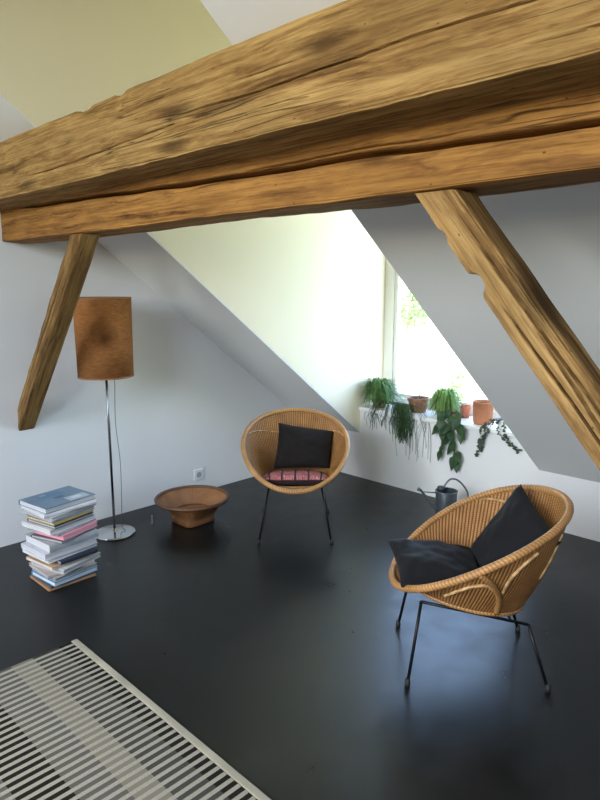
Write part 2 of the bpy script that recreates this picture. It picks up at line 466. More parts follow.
# right brace runs up to the left: local X from the floor upward, so its lower arris is on the left
rs = Vector((2.703, LZ0)); rd = Vector((3.212-2.703, 1.092-1.727)); rd.normalize()
tt = (LZ0-.0)/-rd.y
fx = rs.x + rd.x*tt
wR = .096
# arris on the upper right side becomes local z=0 when running upward to the left
nrm = Vector((-rd.y, rd.x))
def rbrace():
    a = math.atan2(-rd.y, -rd.x)                       # heading up-left
    ca, sa = math.cos(a), math.sin(a)
    # local z axis after rotation points to (-sa, ca): down-left for a in (90,180)
    p = (fx + nrm.x*wR, 0 + nrm.y*wR)                  # upper right arris as local z = 0
    head = lambda n, y: (LZ0-.004 - p[1] - n*ca)/sa
    ft = lambda n, y: (.003 - p[1] - n*ca)/sa
    def at(z): return (z - p[1])/sa
    o = timber('timber_brace.001', W_BR, (p[0], LY+.004, p[1]), a, .105, wR, ft, head,
        [(lambda x: .040+.014*math.sin(x*2.2), .0026, .06, .2, 1.75), (lambda x: .063+.010*math.sin(x*3+1), .002, .03, .9, 1.9),
         (lambda x: .020+.006*math.sin(x*4), .0022, .035, 1.1, 2.15)],
        [((1.50 - p[1] - wR*ca)/sa, .028, .022, True), ((1.62 - p[1] - wR*ca)/sa, .016, .008, True)], 33., .0028, 300)
    return tag(o, 'long cracked timber brace slanting down to the right in front of the sloping ceiling', 'beam')
rbrace()

# ------------------------------------------------------------------ wicker chairs
RU0, RZ0, RA, RB, RSL = -.015, .512, .328, .322, -.53
BA, BB, BU = .222, .175, .025
def base_pt(th, k=1.):
    u, v = BU + BA*math.cos(th)*k, BB*math.sin(th)*k
    return Vector((u, v, .295+.19*u - .012*(1-k*k)))
def rim_pt(th):
    u = RU0 + RA*math.cos(th)
    return Vector((u, RB*math.sin(th), RZ0 + RSL*RA*math.cos(th) + .036*math.sin(th)**2))
def shell_pt(th, s, off=0.):
    b, r = base_pt(th), rim_pt(th)
    p = b.lerp(r, s)
    out = Vector((math.cos(th), math.sin(th), 0))
    lift = max(0, (r-b).length-.1)
    bulge = .06*lift*math.sin(PI*s)
    return p + out*(bulge+off)
def wicker_chair():
    root = thing('wicker_chair', 'round tan wicker tub chair with a pink striped seat cushion, facing forward near the corner', 'chair', group='wicker tub chairs')
    # woven shell
    m = MB(); NTH, NS, NK = 96, 22, 10
    rows = []
    for k in range(1, NK+1): rows.append((lambda th, k=k: base_pt(th, k/NK), .28*k/NK))
    for s in range(1, NS+1): rows.append((lambda th, s=s: shell_pt(th, s/NS), .28+.72*s/NS))
    vs = [base_pt(0, 0)]; fs = []; uvs = []
    for fn, v in rows:
        for j in range(NTH): vs.append(fn(2*PI*j/NTH))
    for j in range(NTH):
        j2 = (j+1) % NTH
        fs.append((0, 1+j, 1+j2)); uvs.append([((j+.5)/NTH, 0), (j/NTH, rows[0][1]), ((j+1)/NTH, rows[0][1])])
        for i in range(len(rows)-1):
            fs.append((1+i*NTH+j, 1+(i+1)*NTH+j, 1+(i+1)*NTH+j2, 1+i*NTH+j2))
            a, b = rows[i][1], rows[i+1][1]
            uvs.append([(j/NTH, a), (j/NTH, b), ((j+1)/NTH, b), ((j+1)/NTH, a)])
    sh = m.add(vs, fs, uvs).build('seat_shell', WEAVE, root, smooth=True)
    so = sh.modifiers.new('thickness', 'SOLIDIFY'); so.thickness = .009; so.offset = 0
    MB().tube([rim_pt(2*PI*j/120) for j in range(120)], 0.0145, 12, closed=True).build('rim', CANE, root, smooth=True)
    MB().tube([base_pt(2*PI*j/80)+Vector((0, 0, -.003)) for j in range(80)], .010, 8, closed=True).build('base_ring', CANE, root, smooth=True)
    # inner border of the backrest, dipping in the middle
    pts = []
    for i in range(41):
        q = i/40; th = math.radians(104 + 152*q)
        s = .95 - .30*math.sin(PI*q)**1.2
        pts.append(shell_pt(th, s, -.007))
    MB().tube(pts, .0045, 6).build('weave_border', CANE_P, root, smooth=True)
    # bent cane bracing on both flanks
    for sg in (1, -1):
        D = math.radians
        def S(td, s, off=.008): return shell_pt(sg*D(td), s, off)
        MB().tube(spline([S(80, .97, .004), S(91, .66, .012), S(103, .32, .012), S(112, .02, .006)], 6), .011, 8).build('strut', CANE, root, smooth=True)
        MB().tube(spline([S(62, .40), S(70, .60), S(80, .68), S(90, .60), S(98, .44, .014)], 6), .0065, 8).build('hoop', CANE_P, root, smooth=True)
        MB().tube(spline([S(118, .88), S(109, .78), S(104, .62), S(103, .42, .014)], 6), .0065, 8).build('hoop', CANE_P, root, smooth=True)
        MB().tube(spline([S(143, .88), S(140, .65), S(138, .42)], 5), .004, 6).build('seam_cane', CANE_P, root, smooth=True)
        # metal frame
        y1, y2 = sg*.158, sg*.165
        ft, bt = Vector((.216, y1, .3175)), Vector((-.184, y2, .2435))
        MB().tube([ft, ft.lerp(bt, .33), ft.lerp(bt, .66), bt], .0062, 8).build('seat_rail', BLACKM, root, smooth=True)
        for top, foot in ((ft, Vector((.264, sg*.214, .008))), (bt, Vector((-.258, sg*.212, .008)))):
            lg = MB().tube([top+Vector((0, 0, .002)), top.lerp(foot, .5), foot], .0062, 8).build('leg', BLACKM, root, smooth=True)
            MB().lathe([(0, 0), (.010, 0), (.011, .012), (.009, .03), (0, .03)], 14, (foot.x, foot.y, 0)).build('foot_cap', RUBBER, lg, smooth=True)
    for u in (.10, -.12):
        MB().tube([(u, -.16, .2775+.187*u), (u, 0, .2785+.19*u), (u, .16, .2775+.187*u)], .005, 8).build('cross_bar', BLACKM, root, smooth=True)
    return root
chA = wicker_chair()
A_LOC, A_F = Vector((1.0, -1.11, 0)), Vector((.704, -.71, 0))
B_LOC, B_F = Vector((2.5, -1.607, 0)), Vector((-.757, -.653, 0))
chA.location = A_LOC; chA.rotation_euler.z = math.atan2(A_F.y, A_F.x)
chB = copy_tree(chA)
chB.location = B_LOC; chB.rotation_euler.z = math.atan2(B_F.y, B_F.x)
chB['label'] = 'round tan wicker tub chair seen side-on, holding two plain black pillows'

def frame_of(loc, F):
    F = F.normalized(); S = Vector((-F.y, F.x, 0))
    return lambda u, v, z: loc + F*u + S*v + Vector((0, 0, z))
def pillow(name, corners, thick, mat, seed=0, n=30, pinch=.05, rot=0, wr=.006):
    """corners in order: (0,0) (1,0) (1,1) (0,1); thick: full thickness at the middle"""
    P = [Vector(c) for c in corners]; ctr = sum(P, Vector())/4
    e1, e2 = (P[1]-P[0]), (P[3]-P[0]); nrm = e1.cross(e2).normalized()
    vs = []; fs = []; uvs = []
    def pt(i, j, sd):
        a, b = i/n, j/n
        x, y = 2*a-1, 2*b-1
        # sides drawn in between the corners
        px = x*(1 - pinch*(1-y*y)*abs(x)); py = y*(1 - pinch*(1-x*x)*abs(y))
        aa, bb = (px+1)/2, (py+1)/2
        q = P[0]*(1-aa)*(1-bb) + P[1]*aa*(1-bb) + P[2]*aa*bb + P[3]*(1-aa)*bb
        t = (max(0, 1-x**2)**.5 * max(0, 1-y**2)**.5)**.8
        w = noise.noise(Vector((x*1.7+seed, y*1.7, sd*2)))*wr*2.2 + noise.noise(Vector((x*4+seed, y*4, sd*3)))*wr
        edge = min(1, 4*(1-abs(x)), 4*(1-abs(y)))
        return q + nrm*sd*(thick/2*t + .003) + nrm*w*(.25+.75*edge) - ctr
    for sd in (1, -1):
        b = len(vs)
        for j in range(n+1):
            for i in range(n+1): vs.append(pt(i, j, sd) if 0 < i < n and 0 < j < n else (pt(i, j, 1)+pt(i, j, -1))/2)
        for j in range(n):
            for i in range(n):
                f = (b+j*(n+1)+i, b+j*(n+1)+i+1, b+(j+1)*(n+1)+i+1, b+(j+1)*(n+1)+i)
                u = [(i/n, j/n), ((i+1)/n, j/n), ((i+1)/n, (j+1)/n), (i/n, (j+1)/n)]
                if sd < 0: f = f[::-1]; u = u[::-1]
                fs.append(f); uvs.append(u)
    o = MB().add(vs, fs, uvs).build(name, mat, None, ctr, smooth=True, recalc=True)
    return o

a = frame_of(A_LOC, A_F)
o = pillow('pillow', [a(-.045, -.14, .368), a(-.05, .215, .372), a(-.205, .255, .575), a(-.205, -.108, .63)], .11, BLKFAB, 1., wr=.004)
tag(o, 'brown black square pillow standing upright on the pink striped seat cushion', 'pillow')
# striped seat cushion
def striped():
    k = NT('pink_woven_stripes'); uv = k.new('ShaderNodeUVMap'); sp = k.new('ShaderNodeSeparateXYZ', {0: uv})
    u = k.math('FRACT', k.math('MULTIPLY', sp.outputs[0], 5.0))
    dk = k.math('LESS_THAN', k.math('ABSOLUTE', k.math('SUBTRACT', u, .5)), .075)
    dk2 = k.math('LESS_THAN', k.math('ABSOLUTE', k.math('SUBTRACT', k.math('FRACT', k.math('MULTIPLY', sp.outputs[1], 3.0)), .5)), .045)
    tc = k.new('ShaderNodeTexCoord')
    mp = k.new('ShaderNodeMapping', {'Vector': uv, 'Scale': (60, 16, 1)})
    nz = k.new('ShaderNodeTexNoise', {'Vector': mp, 'Scale': 1.0, 'Detail': 3})
    n2 = k.new('ShaderNodeTexNoise', {'Vector': uv, 'Scale': 9, 'Detail': 3})
    c = k.ramp(nz.outputs[0], [(.35, (.22, .045, .05)), (.5, (.42, .12, .12)), (.68, (.62, .36, .30))])
    c = k.mix(k.ramp(n2.outputs[0], [(.45, (0, 0, 0)), (.6, (.7,)*3)]), c, (.26, .05, .075))
    c = k.mix(dk, c, (.018, .010, .014)); c = k.mix(k.math('MULTIPLY', dk2, .7), c, (.03, .012, .02))
    k.set(Base_Color=c, Roughness=.85); k.bump(nz.outputs[0], .3, .003)
    return k.m
STRIPE = striped()
EDGE = fabric('dark_maroon_fabric', (.022, .008, .010), .1)
def seat_cushion():
    W, D, T = .40, .36, .055; n = 24
    ctr = a(.045, 0, .318)
    r = tag(link('seat_cushion', None, None, None, ctr), 'flat pink and dark striped seat cushion lying in the wicker chair under a pillow', 'cushion')
    r.empty_display_size = .1
    r.rotation_euler = (0, -math.atan(.19), math.atan2(A_F.y, A_F.x))
    def outline(x, y):
        # square to soft rounded corners
        k = 1 - .10*abs(x*y)**2
        return D/2*x*k, W/2*y*k
    vs = []; fs = []; uvs = []
    for j in range(n+1):
        for i in range(n+1):
            x, y = 2*i/n-1, 2*j/n-1; px, py = outline(x, y)
            z = T*.5 + T*.55*(max(0, 1-x**4)*max(0, 1-y**4))**.6 + noise.noise(Vector((x*2, y*3, 4)))*.004
            z -= .007*math.exp(-((abs((y*2.5+.0) % 1 - .5))/.12)**2)*0
            vs.append((px, py, z))
    for j in range(n):
        for i in range(n):
            fs.append((j*(n+1)+i, j*(n+1)+i+1, (j+1)*(n+1)+i+1, (j+1)*(n+1)+i))
            uvs.append([(q[1]/n, q[0]/n) for q in ((i, j), (i+1, j), (i+1, j+1), (i, j+1))])
    MB().add(vs, fs, uvs).build('striped_cover', STRIPE, r, smooth=True)
    ring = [(i, 0) for i in range(n)] + [(n, j) for j in range(n)] + [(n-i, n) for i in range(n)] + [(0, n-j) for j in range(n)]
    vs = []; fs = []
    N = len(ring); prof = [(1.0, .5), (1.02, .42), (1.03, .25), (1.0, .08), (.95, 0)]
    for k, h in prof:
        for (i, j) in ring:
            px, py = outline(2*i/n-1, 2*j/n-1); vs.append((px*k, py*k, T*h + (noise.noise(Vector(((2*i/n-1)*2, (2*j/n-1)*3, 4)))*.004 if h == .5 else 0)))
    for q in range(len(prof)-1):
        for j in range(N):
            j2 = (j+1) % N; fs.append((q*N+j, q*N+j2, (q+1)*N+j2, (q+1)*N+j))
    fs.append(tuple(range((len(prof)-1)*N, len(prof)*N)))
    MB().add(vs, fs).build('dark_border', EDGE, r, smooth=True, recalc=True)
seat_cushion()
b = frame_of(B_LOC, B_F)
o = pillow('pillow.001', [b(.325, -.165, .425), b(.295, .165, .38), b(-.05, .18, .35), b(-.03, -.165, .405)], .10, NAVFAB, 5., pinch=.06, wr=.008)
tag(o, 'black pillow lying in the side-on wicker chair, corner poking over the front rim', 'pillow')
o = pillow('pillow.002', [b(-.01, -.16, .37), b(-.085, .17, .325), b(-.27, .20, .59), b(-.213, -.15, .695)], .10, NAVFAB, 9., pinch=.05, wr=.006)
tag(o, 'black pillow propped on its edge against the backrest of the side-on wicker chair', 'pillow')

# ------------------------------------------------------------------ floor lamp
LAMP = (.28, -1.96, 0)
lamp = thing('floor_lamp', 'chrome floor lamp with a tall brown paper drum shade beside the magazine pile', 'lamp', LAMP)
MB().lathe([(0, 0), (.122, 0), (.125, .004), (.124, .010), (.115, .014), (.03, .017), (.022, .02), (.016, .034), (.008, .036), (0, .036)], 56).build('base', CHROME, lamp, smooth=True)
MB().tube([(0, 0, .03), (0, 0, .6), (0, 0, 1.16)], .0075, 12).build('pole', simple('dark_chrome', (.20, .205, .21), .22, 1, .05), lamp, smooth=True)
def shade_mat():
    k = NT('brown_paper'); tc = k.new('ShaderNodeTexCoord')
    mp = k.new('ShaderNodeMapping', {'Vector': tc.outputs['Object'], 'Scale': (30, 30, 120)})
    nz = k.new('ShaderNodeTexNoise', {'Vector': mp, 'Scale': 1, 'Detail': 4})
    n2 = k.new('ShaderNodeTexNoise', {'Vector': tc.outputs['Object'], 'Scale': 5, 'Detail': 3})
    c = k.ramp(nz.outputs[0], [(.3, (.40, .165, .052)), (.7, (.56, .25, .083))])
    c = k.mix(1., c, k.ramp(n2.outputs[0], [(.35, (.85, .83, .8)), (.65, (1.08,)*3)]), 'MULTIPLY')
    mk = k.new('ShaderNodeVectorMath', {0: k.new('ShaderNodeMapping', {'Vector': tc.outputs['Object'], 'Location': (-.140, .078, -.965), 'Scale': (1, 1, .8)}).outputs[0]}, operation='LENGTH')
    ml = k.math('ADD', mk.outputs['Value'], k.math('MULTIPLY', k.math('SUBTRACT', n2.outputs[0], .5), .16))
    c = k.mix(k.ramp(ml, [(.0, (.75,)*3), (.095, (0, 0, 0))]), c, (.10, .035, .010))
    k.set(Base_Color=c, Roughness=.85, Specular_IOR_Level=.15); k.bump(nz.outputs[0], .25, .003)
    tl = k.new('ShaderNodeBsdfTranslucent', {0: c.outputs[2]})
    mx = k.new('ShaderNodeMixShader', {0: .4, 1: k.p, 2: tl}); k.t.links.new(mx.outputs[0], k.n['Material Output'].inputs[0])
    return k.m
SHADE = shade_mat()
m = MB(); r0, r1 = .158, .163
m.lathe([(r0, .975), (r1, 1.432), (r1-.003, 1.432), (r0-.003, .975), (r0, .975)], 64)
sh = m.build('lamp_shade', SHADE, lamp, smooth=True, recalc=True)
TRIM = simple('shade_trim', (.26, .12, .05), .8)
MB().lathe([(r0+.001, .973), (r0+.0015, .983), (r0-.004, .983), (r0-.004, .973), (r0+.001, .973)], 64).build('shade_trim', TRIM, sh, recalc=True)
MB().lathe([(r1+.001, 1.424), (r1+.0015, 1.434), (r1-.004, 1.434), (r1-.004, 1.424), (r1+.001, 1.424)], 64).build('shade_trim', TRIM, sh, recalc=True)
m = MB()
for q in range(3):
    t = q*2*PI/3+.4; m.tube([(0, 0, 1.13), (math.cos(t)*(r0+.002), math.sin(t)*(r0+.002), 1.13)], .002, 6)
m.build('shade_carrier', CHROME, lamp)
MB().lathe([(0, 1.13), (.018, 1.13), (.02, 1.19), (.014, 1.2), (0, 1.2)], 20).build('bulb_socket', DARKPL, lamp, smooth=True)
MB().lathe([(0, 1.2), (.014, 1.2), (.017, 1.22), (.03, 1.25), (.032, 1.275), (.024, 1.30), (0, 1.31)], 24).build('bulb', WHITECER, lamp, smooth=True)
MB().tube(spline([(.03, .03, 1.13), (.032, .035, .95), (.026, .03, .7), (.036, .042, .45), (.034, .038, .2), (.03, .034, .05), (.045, .05, .02)], 8), .0022, 6).build('cable', CABLE, lamp, smooth=True)

# ------------------------------------------------------------------ wicker bowl
BW = weave('woven_bowl', 120, 26, (.36, .165, .062), (.23, .10, .036))
BRIM = cane('dark_bowl_rim', (.17, .075, .03), 60)
bowl = thing('wicker_bowl', 'wide brown woven bowl on a square foot standing on the dark floor', 'bowl', (.445, -1.495, 0))
def sq(th, r, z):
    k = max(0, min(1, (.11-z)/.07))
    n = 2 + 3.5*k
    g = (abs(math.cos(th))**n + abs(math.sin(th))**n)**(-1/n)
    return g
m = MB()
m.lathe([(0, .012), (.085, .012), (.098, 0), (.112, .006), (.108, .03), (.115, .055), (.135, .075), (.175, .115), (.212, .146), (.226, .155)], 72, radial=sq)
m.build('outer_weave', BW, bowl, smooth=True, recalc=True)
m = MB(); m.lathe([(.226, .155), (.205, .146), (.168, .112), (.125, .07), (.10, .055), (.05, .05), (0, .05)], 72)
m.build('inner_weave', weave('woven_bowl_inside', 120, 24, (.47, .235, .10), (.33, .155, .06)), bowl, smooth=True, recalc=True)
MB().tube([(.228*math.cos(2*PI*j/72), .228*math.sin(2*PI*j/72), .155) for j in range(72)], .012, 10, closed=True).build('rim', BRIM, bowl, smooth=True)
MB().tube([(.122*math.cos(2*PI*j/60), .122*math.sin(2*PI*j/60), .068) for j in range(60)], .006, 8, closed=True).build('inner_ring', BRIM, bowl, smooth=True)

# ------------------------------------------------------------------ socket, peg
so = thing('wall_socket', 'small white power socket low on the left wall above the bowl', 'socket', (0.0005, -1.124, .136))
MB().box((0, -.040, -.040), (.010, .040, .040)).build('plate', PLAST, so, bevel=.004)
MB().lathe([(0, 0), (.019, 0), (.021, .003), (.019, .003)], 28).build('socket_well', simple('socket_grey', (.36, .36, .36), .5), so).matrix_local = Matrix.Translation((.0105, 0, 0)) @ Matrix.Rotation(PI/2, 4, 'Y')
pg = MB().lathe([(0, 0), (.008, 0), (.009, .004), (.0045, .007), (.004, .05), (.0055, .056), (0, .058)], 14).build('peg', simple('pale_wood', (.42, .38, .32), .6), None, (.305, -1.71, 0), smooth=True)
tag(pg, 'tiny pale upright peg on the floor between lamp base and woven bowl', 'peg')

# ------------------------------------------------------------------ rug
RX0, RX1, RY0, RY1 = 1.255, 3.2, -4.5, -2.68
def rug_mat():
    k = NT('ribbed_rug'); tc = k.new('ShaderNodeTexCoord'); sp = k.new('ShaderNodeSeparateXYZ', {0: tc.outputs['Object']})
    fx = k.math('FRACT', k.math('DIVIDE', sp.outputs[0], .034))
    st = k.math('LESS_THAN', fx, .54)
    d = k.math('DIVIDE', k.math('SUBTRACT', 0, sp.outputs[1]), 2.0)         # 0 at the border end .. 1
    bands = k.new('ShaderNodeValToRGB', {0: d}); cr = bands.color_ramp; cr.interpolation = 'CONSTANT'
    BK, DG, GY, BE = (.010, .010, .009), (.045, .047, .042), (.080, .082, .076), (.155, .148, .12)
    lay = [(0, BK), (.085, DG), (.19, BE), (.28, GY), (.395, BK), (.53, GY), (.64, BE), (.75, DG), (.86, BK), (1.0, GY), (1.12, BE), (1.22, GY), (1.35, BK), (1.5, DG), (1.62, BE), (1.72, BK)]
    e = cr.elements
    while len(e) < len(lay): e.new(.5)
    for el, (p, c) in zip(e, lay): el.position = p/2; el.color = (*c, 1)
    nz = k.new('ShaderNodeTexNoise', {'Vector': tc.outputs['Object'], 'Scale': 220, 'Detail': 2})
    cream = k.ramp(nz.outputs[0], [(.3, (.21, .205, .17)), (.7, (.30, .29, .245))])
    c = k.mix(st, cream, bands)
    k.set(Base_Color=c, Roughness=.95, Specular_IOR_Level=.1)
    h = k.math('ADD', k.math('SINE', k.math('MULTIPLY', fx, PI)), k.math('MULTIPLY', nz.outputs[0], .4))
    k.bump(h, .5, .004)
    return k.m
rug = thing('rug', 'flat ribbed rug in black, grey and cream stripes with a cream end band', 'rug', (RX0, RY1, 0))
MB().box((0, RY0-RY1, 0), (RX1-RX0, -.028, .009)).build('field', rug_mat(), rug, bevel=.003)
MB().box((-.004, -.028, 0), (RX1-RX0, 0, .011)).build('end_band', fabric('cream_wool', (.27, .26, .205), .05, 200), rug, bevel=.004)

# ------------------------------------------------------------------ pile of magazines
def cover_mat(name, col, marks=()):
    k = NT(name); uv = k.new('ShaderNodeUVMap'); sp = k.new('ShaderNodeSeparateXYZ', {0: uv})
    tc = k.new('ShaderNodeTexCoord'); nz = k.new('ShaderNodeTexNoise', {'Vector': tc.outputs['Object'], 'Scale': 9, 'Detail': 4})
    c = k.ramp(nz.outputs[0], [(.3, tuple(x*.82 for x in col)), (.7, tuple(min(1, x*1.1) for x in col))])
    for (u0, v0, u1, v1, mc) in marks:
        def within(s, lo, hi): return k.math('MULTIPLY', k.math('GREATER_THAN', s, lo), k.math('LESS_THAN', s, hi))
        f = k.math('MULTIPLY', within(sp.outputs[0], u0, u1), within(sp.outputs[1], v0, v1))
        c = k.mix(f, c, mc)
    k.set(Base_Color=c, Roughness=.35); return k.m
def pages_mat(name, col):
    k = NT(name); tc = k.new('ShaderNodeTexCoord')
    mp = k.new('ShaderNodeMapping', {'Vector': tc.outputs['Object'], 'Scale': (4, 4, 700)})
    nz = k.new('ShaderNodeTexNoise', {'Vector': mp, 'Scale': 1, 'Detail': 3})
    c = k.ramp(nz.outputs[0], [(.3, tuple(x*.72 for x in col)), (.65, col)])
    k.set(Base_Color=c, Roughness=.8); return k.m
PG_W = pages_mat('white_pages', (.64, .64, .64)); PG_G = pages_mat('grey_pages', (.42, .43, .44)); PG_D = pages_mat('printed_pages', (.30, .30, .29)); PG_P = pages_mat('pink_pages', (.78, .36, .42))
PG_Y = pages_mat('yellowed_pages', (.62, .52, .33))
cc = {}
def cv(key, col, marks=()):
    if key not in cc: cc[key] = cover_mat(key+'_cover', col, marks)
    return cc[key]
W_ = (.74, .75, .76)
STACK = [  # thickness, size x, size y, turn, shift x, shift y, cover, pages, label   (bottom first)
 (0.0093, 0.224, 0.254, 0.360481, 0.010, -0.007, cv('orange', (.52, .25, .10)), PG_D, 'thin orange edged magazine at the very bottom of the pile on the floor'),
 (0.0083, 0.224, 0.249, 1.54972, 0.007, -0.002, cv('charcoal', (.04, .04, .045)), PG_D, 'thin charcoal magazine lying directly under the bright blue one'),
 (0.0228, 0.220, 0.246, 6.17955, 0.017, 0.002, cv('bright_blue', (.03, .27, .50)), PG_W, 'bright blue magazine near the bottom of the pile'),
 (0.0166, 0.215, 0.241, 6.21928, 0.017, 0.004, cv('soft_grey', (.42, .42, .42)), PG_D, 'soft grey magazine resting on the bright blue one'),
 (0.0155, 0.220, 0.254, 0.726645, 0.000, -0.006, cv('rosy_grey', (.52, .46, .45)), PG_G, 'dull rosy grey magazine two above the bright blue one'),
 (0.0228, 0.230, 0.249, 16.2748, 0.016, 0.018, cv('newsprint', (.55, .56, .54)), PG_G, 'thick newsprint coloured magazine under the one with a tan cover'),
 (0.0166, 0.230, 0.268, 9.00448, -0.003, 0.002, cv('tan', (.60, .40, .22)), PG_W, 'white paged magazine with a tan cover, below the navy one'),
 (0.0176, 0.206, 0.209, 5.26976, 0.026, 0.025, cv('navy', (.02, .025, .05)), PG_D, 'small navy blue book set back in the middle of the pile'),
 (0.0186, 0.235, 0.286, 7.80051, -0.016, 0.002, cv('cool_white', W_), PG_W, 'cool white book resting on the small navy book'),
 (0.0310, 0.239, 0.294, 4.71701, -0.010, -0.003, cv('pale_lilac', (.56, .59, .68)), PG_W, 'thick pale lilac book in the middle of the pile'),
 (0.0414, 0.235, 0.277, 5.73588, -0.013, 0.011, cv('pearl_grey', (.44, .46, .47)), PG_W, 'fattest book of the pile, pearl grey with a rounded white spine'),
 (0.0145, 0.211, 0.232, 19.6548, 0.015, 0.010, cv('sooty', (.08, .08, .085)), PG_G, 'sooty black magazine on the fattest pearl grey book'),
 (0.0248, 0.206, 0.228, 16.0887, 0.024, 0.026, cv('pink', (.74, .32, .38)), PG_P, 'pink magazine sticking out of the pile'),
 (0.0124, 0.215, 0.258, 17.4804, 0.003, 0.010, cv('ash', (.36, .36, .37)), PG_D, 'ash grey magazine lying on the pink one'),
 (0.0248, 0.230, 0.277, 11.9891, -0.004, 0.001, cv('paper_white', (.72, .72, .70)), PG_W, 'paper white book above the pink magazine'),
 (0.0145, 0.215, 0.241, 13.0511, 0.013, 0.003, cv('black', (.022, .022, .025)), PG_G, 'black covered magazine under the mustard one'),
 (0.0124, 0.211, 0.246, 13.4632, 0.008, 0.004, cv('mustard', (.42, .30, .08)), PG_Y, 'mustard yellow magazine in the upper half of the pile'),
 (0.0145, 0.215, 0.258, 10.3462, 0.004, 0.009, cv('slate', (.20, .21, .23)), PG_G, 'slate grey magazine on the mustard yellow one'),
 (0.0166, 0.239, 0.281, 13.9728, -0.005, 0.008, cv('silver', (.50, .51, .53)), PG_G, 'silver grey magazine, third from the top of the pile'),
 (0.0207, 0.244, 0.290, 4.02671, -0.004, 0.002, cv('chalk', (.70, .68, .68)), PG_W, 'chalk white book just beneath the blue grey top book'),
 (0.0269, 0.239, 0.290, 8.55831, -0.002, 0.000, cv('blue_grey', (.12, .20, .285), [(.66, .52, .95, .92, (.40, .46, .50)), (.72, .62, .86, .80, (.60, .64, .68)), (.10, .25, .38, .70, (.06, .16, .30)), (.46, .42, .58, .60, (.025, .07, .20)), (.12, .30, .22, .42, (.20, .32, .44))]), PG_W, 'blue grey picture book on top of the pile'),
]
sx, sy = .61, -2.42
z = 0
total = len(STACK)
for i, (t, w, d, rz, dx, dy, cm, pm, lab) in enumerate(STACK):
    r = thing('magazine', lab, 'book' if 'book' in lab else 'magazine', (sx+dx-.05*i/total, sy+dy-.02+.02*i/total, z+.0003), math.radians(rz), 'magazines and books piled on the floor')
    ct = .0016 if t < .02 else .0025
    # pages set back from the cover; spine on the -x side, open edges elsewhere
    spine_left = i % 3 != 1
    s = -1 if spine_left else 1
    pg = MB()
    a0, a1 = (-w/2+.002, w/2-.004) if spine_left else (-w/2+.004, w/2-.002)
    vs = []; fs = []; nx = 8
    for q in range(nx+1):
        x = a0 + (a1-a0)*q/nx
        sag = .0012*math.sin(q*1.3+i)
        for y in (-d/2+.003, d/2-.003):
            vs += [(x, y, ct), (x, y, t-ct)]
    for q in range(nx):
        k0, k1 = q*4, (q+1)*4
        fs += [(k0, k0+1, k1+1, k1), (k0+2, k1+2, k1+3, k0+3), (k0, k1, k1+2, k0+2), (k0+1, k0+3, k1+3, k1+1)]
    fs += [(0, 2, 3, 1), (nx*4, nx*4+1, nx*4+3, nx*4+2)]
    pg.add(vs, fs); pg.build('pages', pm, r, recalc=True)
    cvm = MB()
    cvm.box((-w/2, -d/2, 0), (w/2, d/2, ct)); cvm.box((-w/2, -d/2, t-ct), (w/2, d/2, t))
    n = 6; arc = []
    for q in range(n+1):
        an = -PI/2 + PI*q/n
        arc.append((s*(w/2 + math.cos(an)*min(.006, t*.22)), t/2 + math.sin(an)*t/2))
    inner = [(s*(w/2-.002), t-.0004), (s*(w/2-.002), .0004)]
    poly = arc + inner
    cvm.prism([(p[0], p[1]) for p in poly], 1, -d/2, d/2)
    cvm.build('cover', cm, r, recalc=True)
    z += t + .0006
STACK_H = z

# ------------------------------------------------------------------ watering can
CAN = (1.60, -.335, 0)
can = thing('watering_can', 'grey zinc watering can on the floor below the window plants', 'watering can', CAN)
rc = .068
MB().lathe([(0, 0), (rc-.003, 0), (rc, .004), (rc, .19), (rc+.004, .192), (rc+.004, .200), (rc-.002, .201), (rc-.003, .01), (0, .01)], 44).build('body', ZINC, can, smooth=True, recalc=True).modifiers.new('e', 'EDGE_SPLIT').split_angle = .7
sd = Vector((-.70, -.71, 0)); up = Vector((0, 0, 1))
MB().tube(spline([sd*(rc-.008)+up*.075, sd*.10+up*.115, sd*.145+up*.175, sd*.165+up*.20], 6), .011, 12, r1=.007).build('spout', ZINC, can, smooth=True)
MB().tube([sd*.162+up*.198, sd*.185+up*.213], .007, 12, r1=.013).build('spout_rose', ZINC, can, smooth=True)
MB().tube([sd*.15+up*.192, sd*(rc)+up*.185], .004, 8).build('spout_brace', ZINC, can, smooth=True)
MB().lathe([(0, .196), (.026, .196), (.026, .222), (.022, .228), (0, .228)], 24, (sd.x*.035, sd.y*.035, 0)).build('filler_cap', simple('dark_zinc', (.05, .06, .065), .5, .5), can, smooth=True)
MB().tube(spline([sd*.02+up*.222, sd*-.02+up*.275, sd*-.075+up*.265, sd*-.135+up*.19, sd*-.135+up*.11, sd*-(rc)+up*.06], 8), .006, 10).build('handle', ZINC, can, smooth=True)

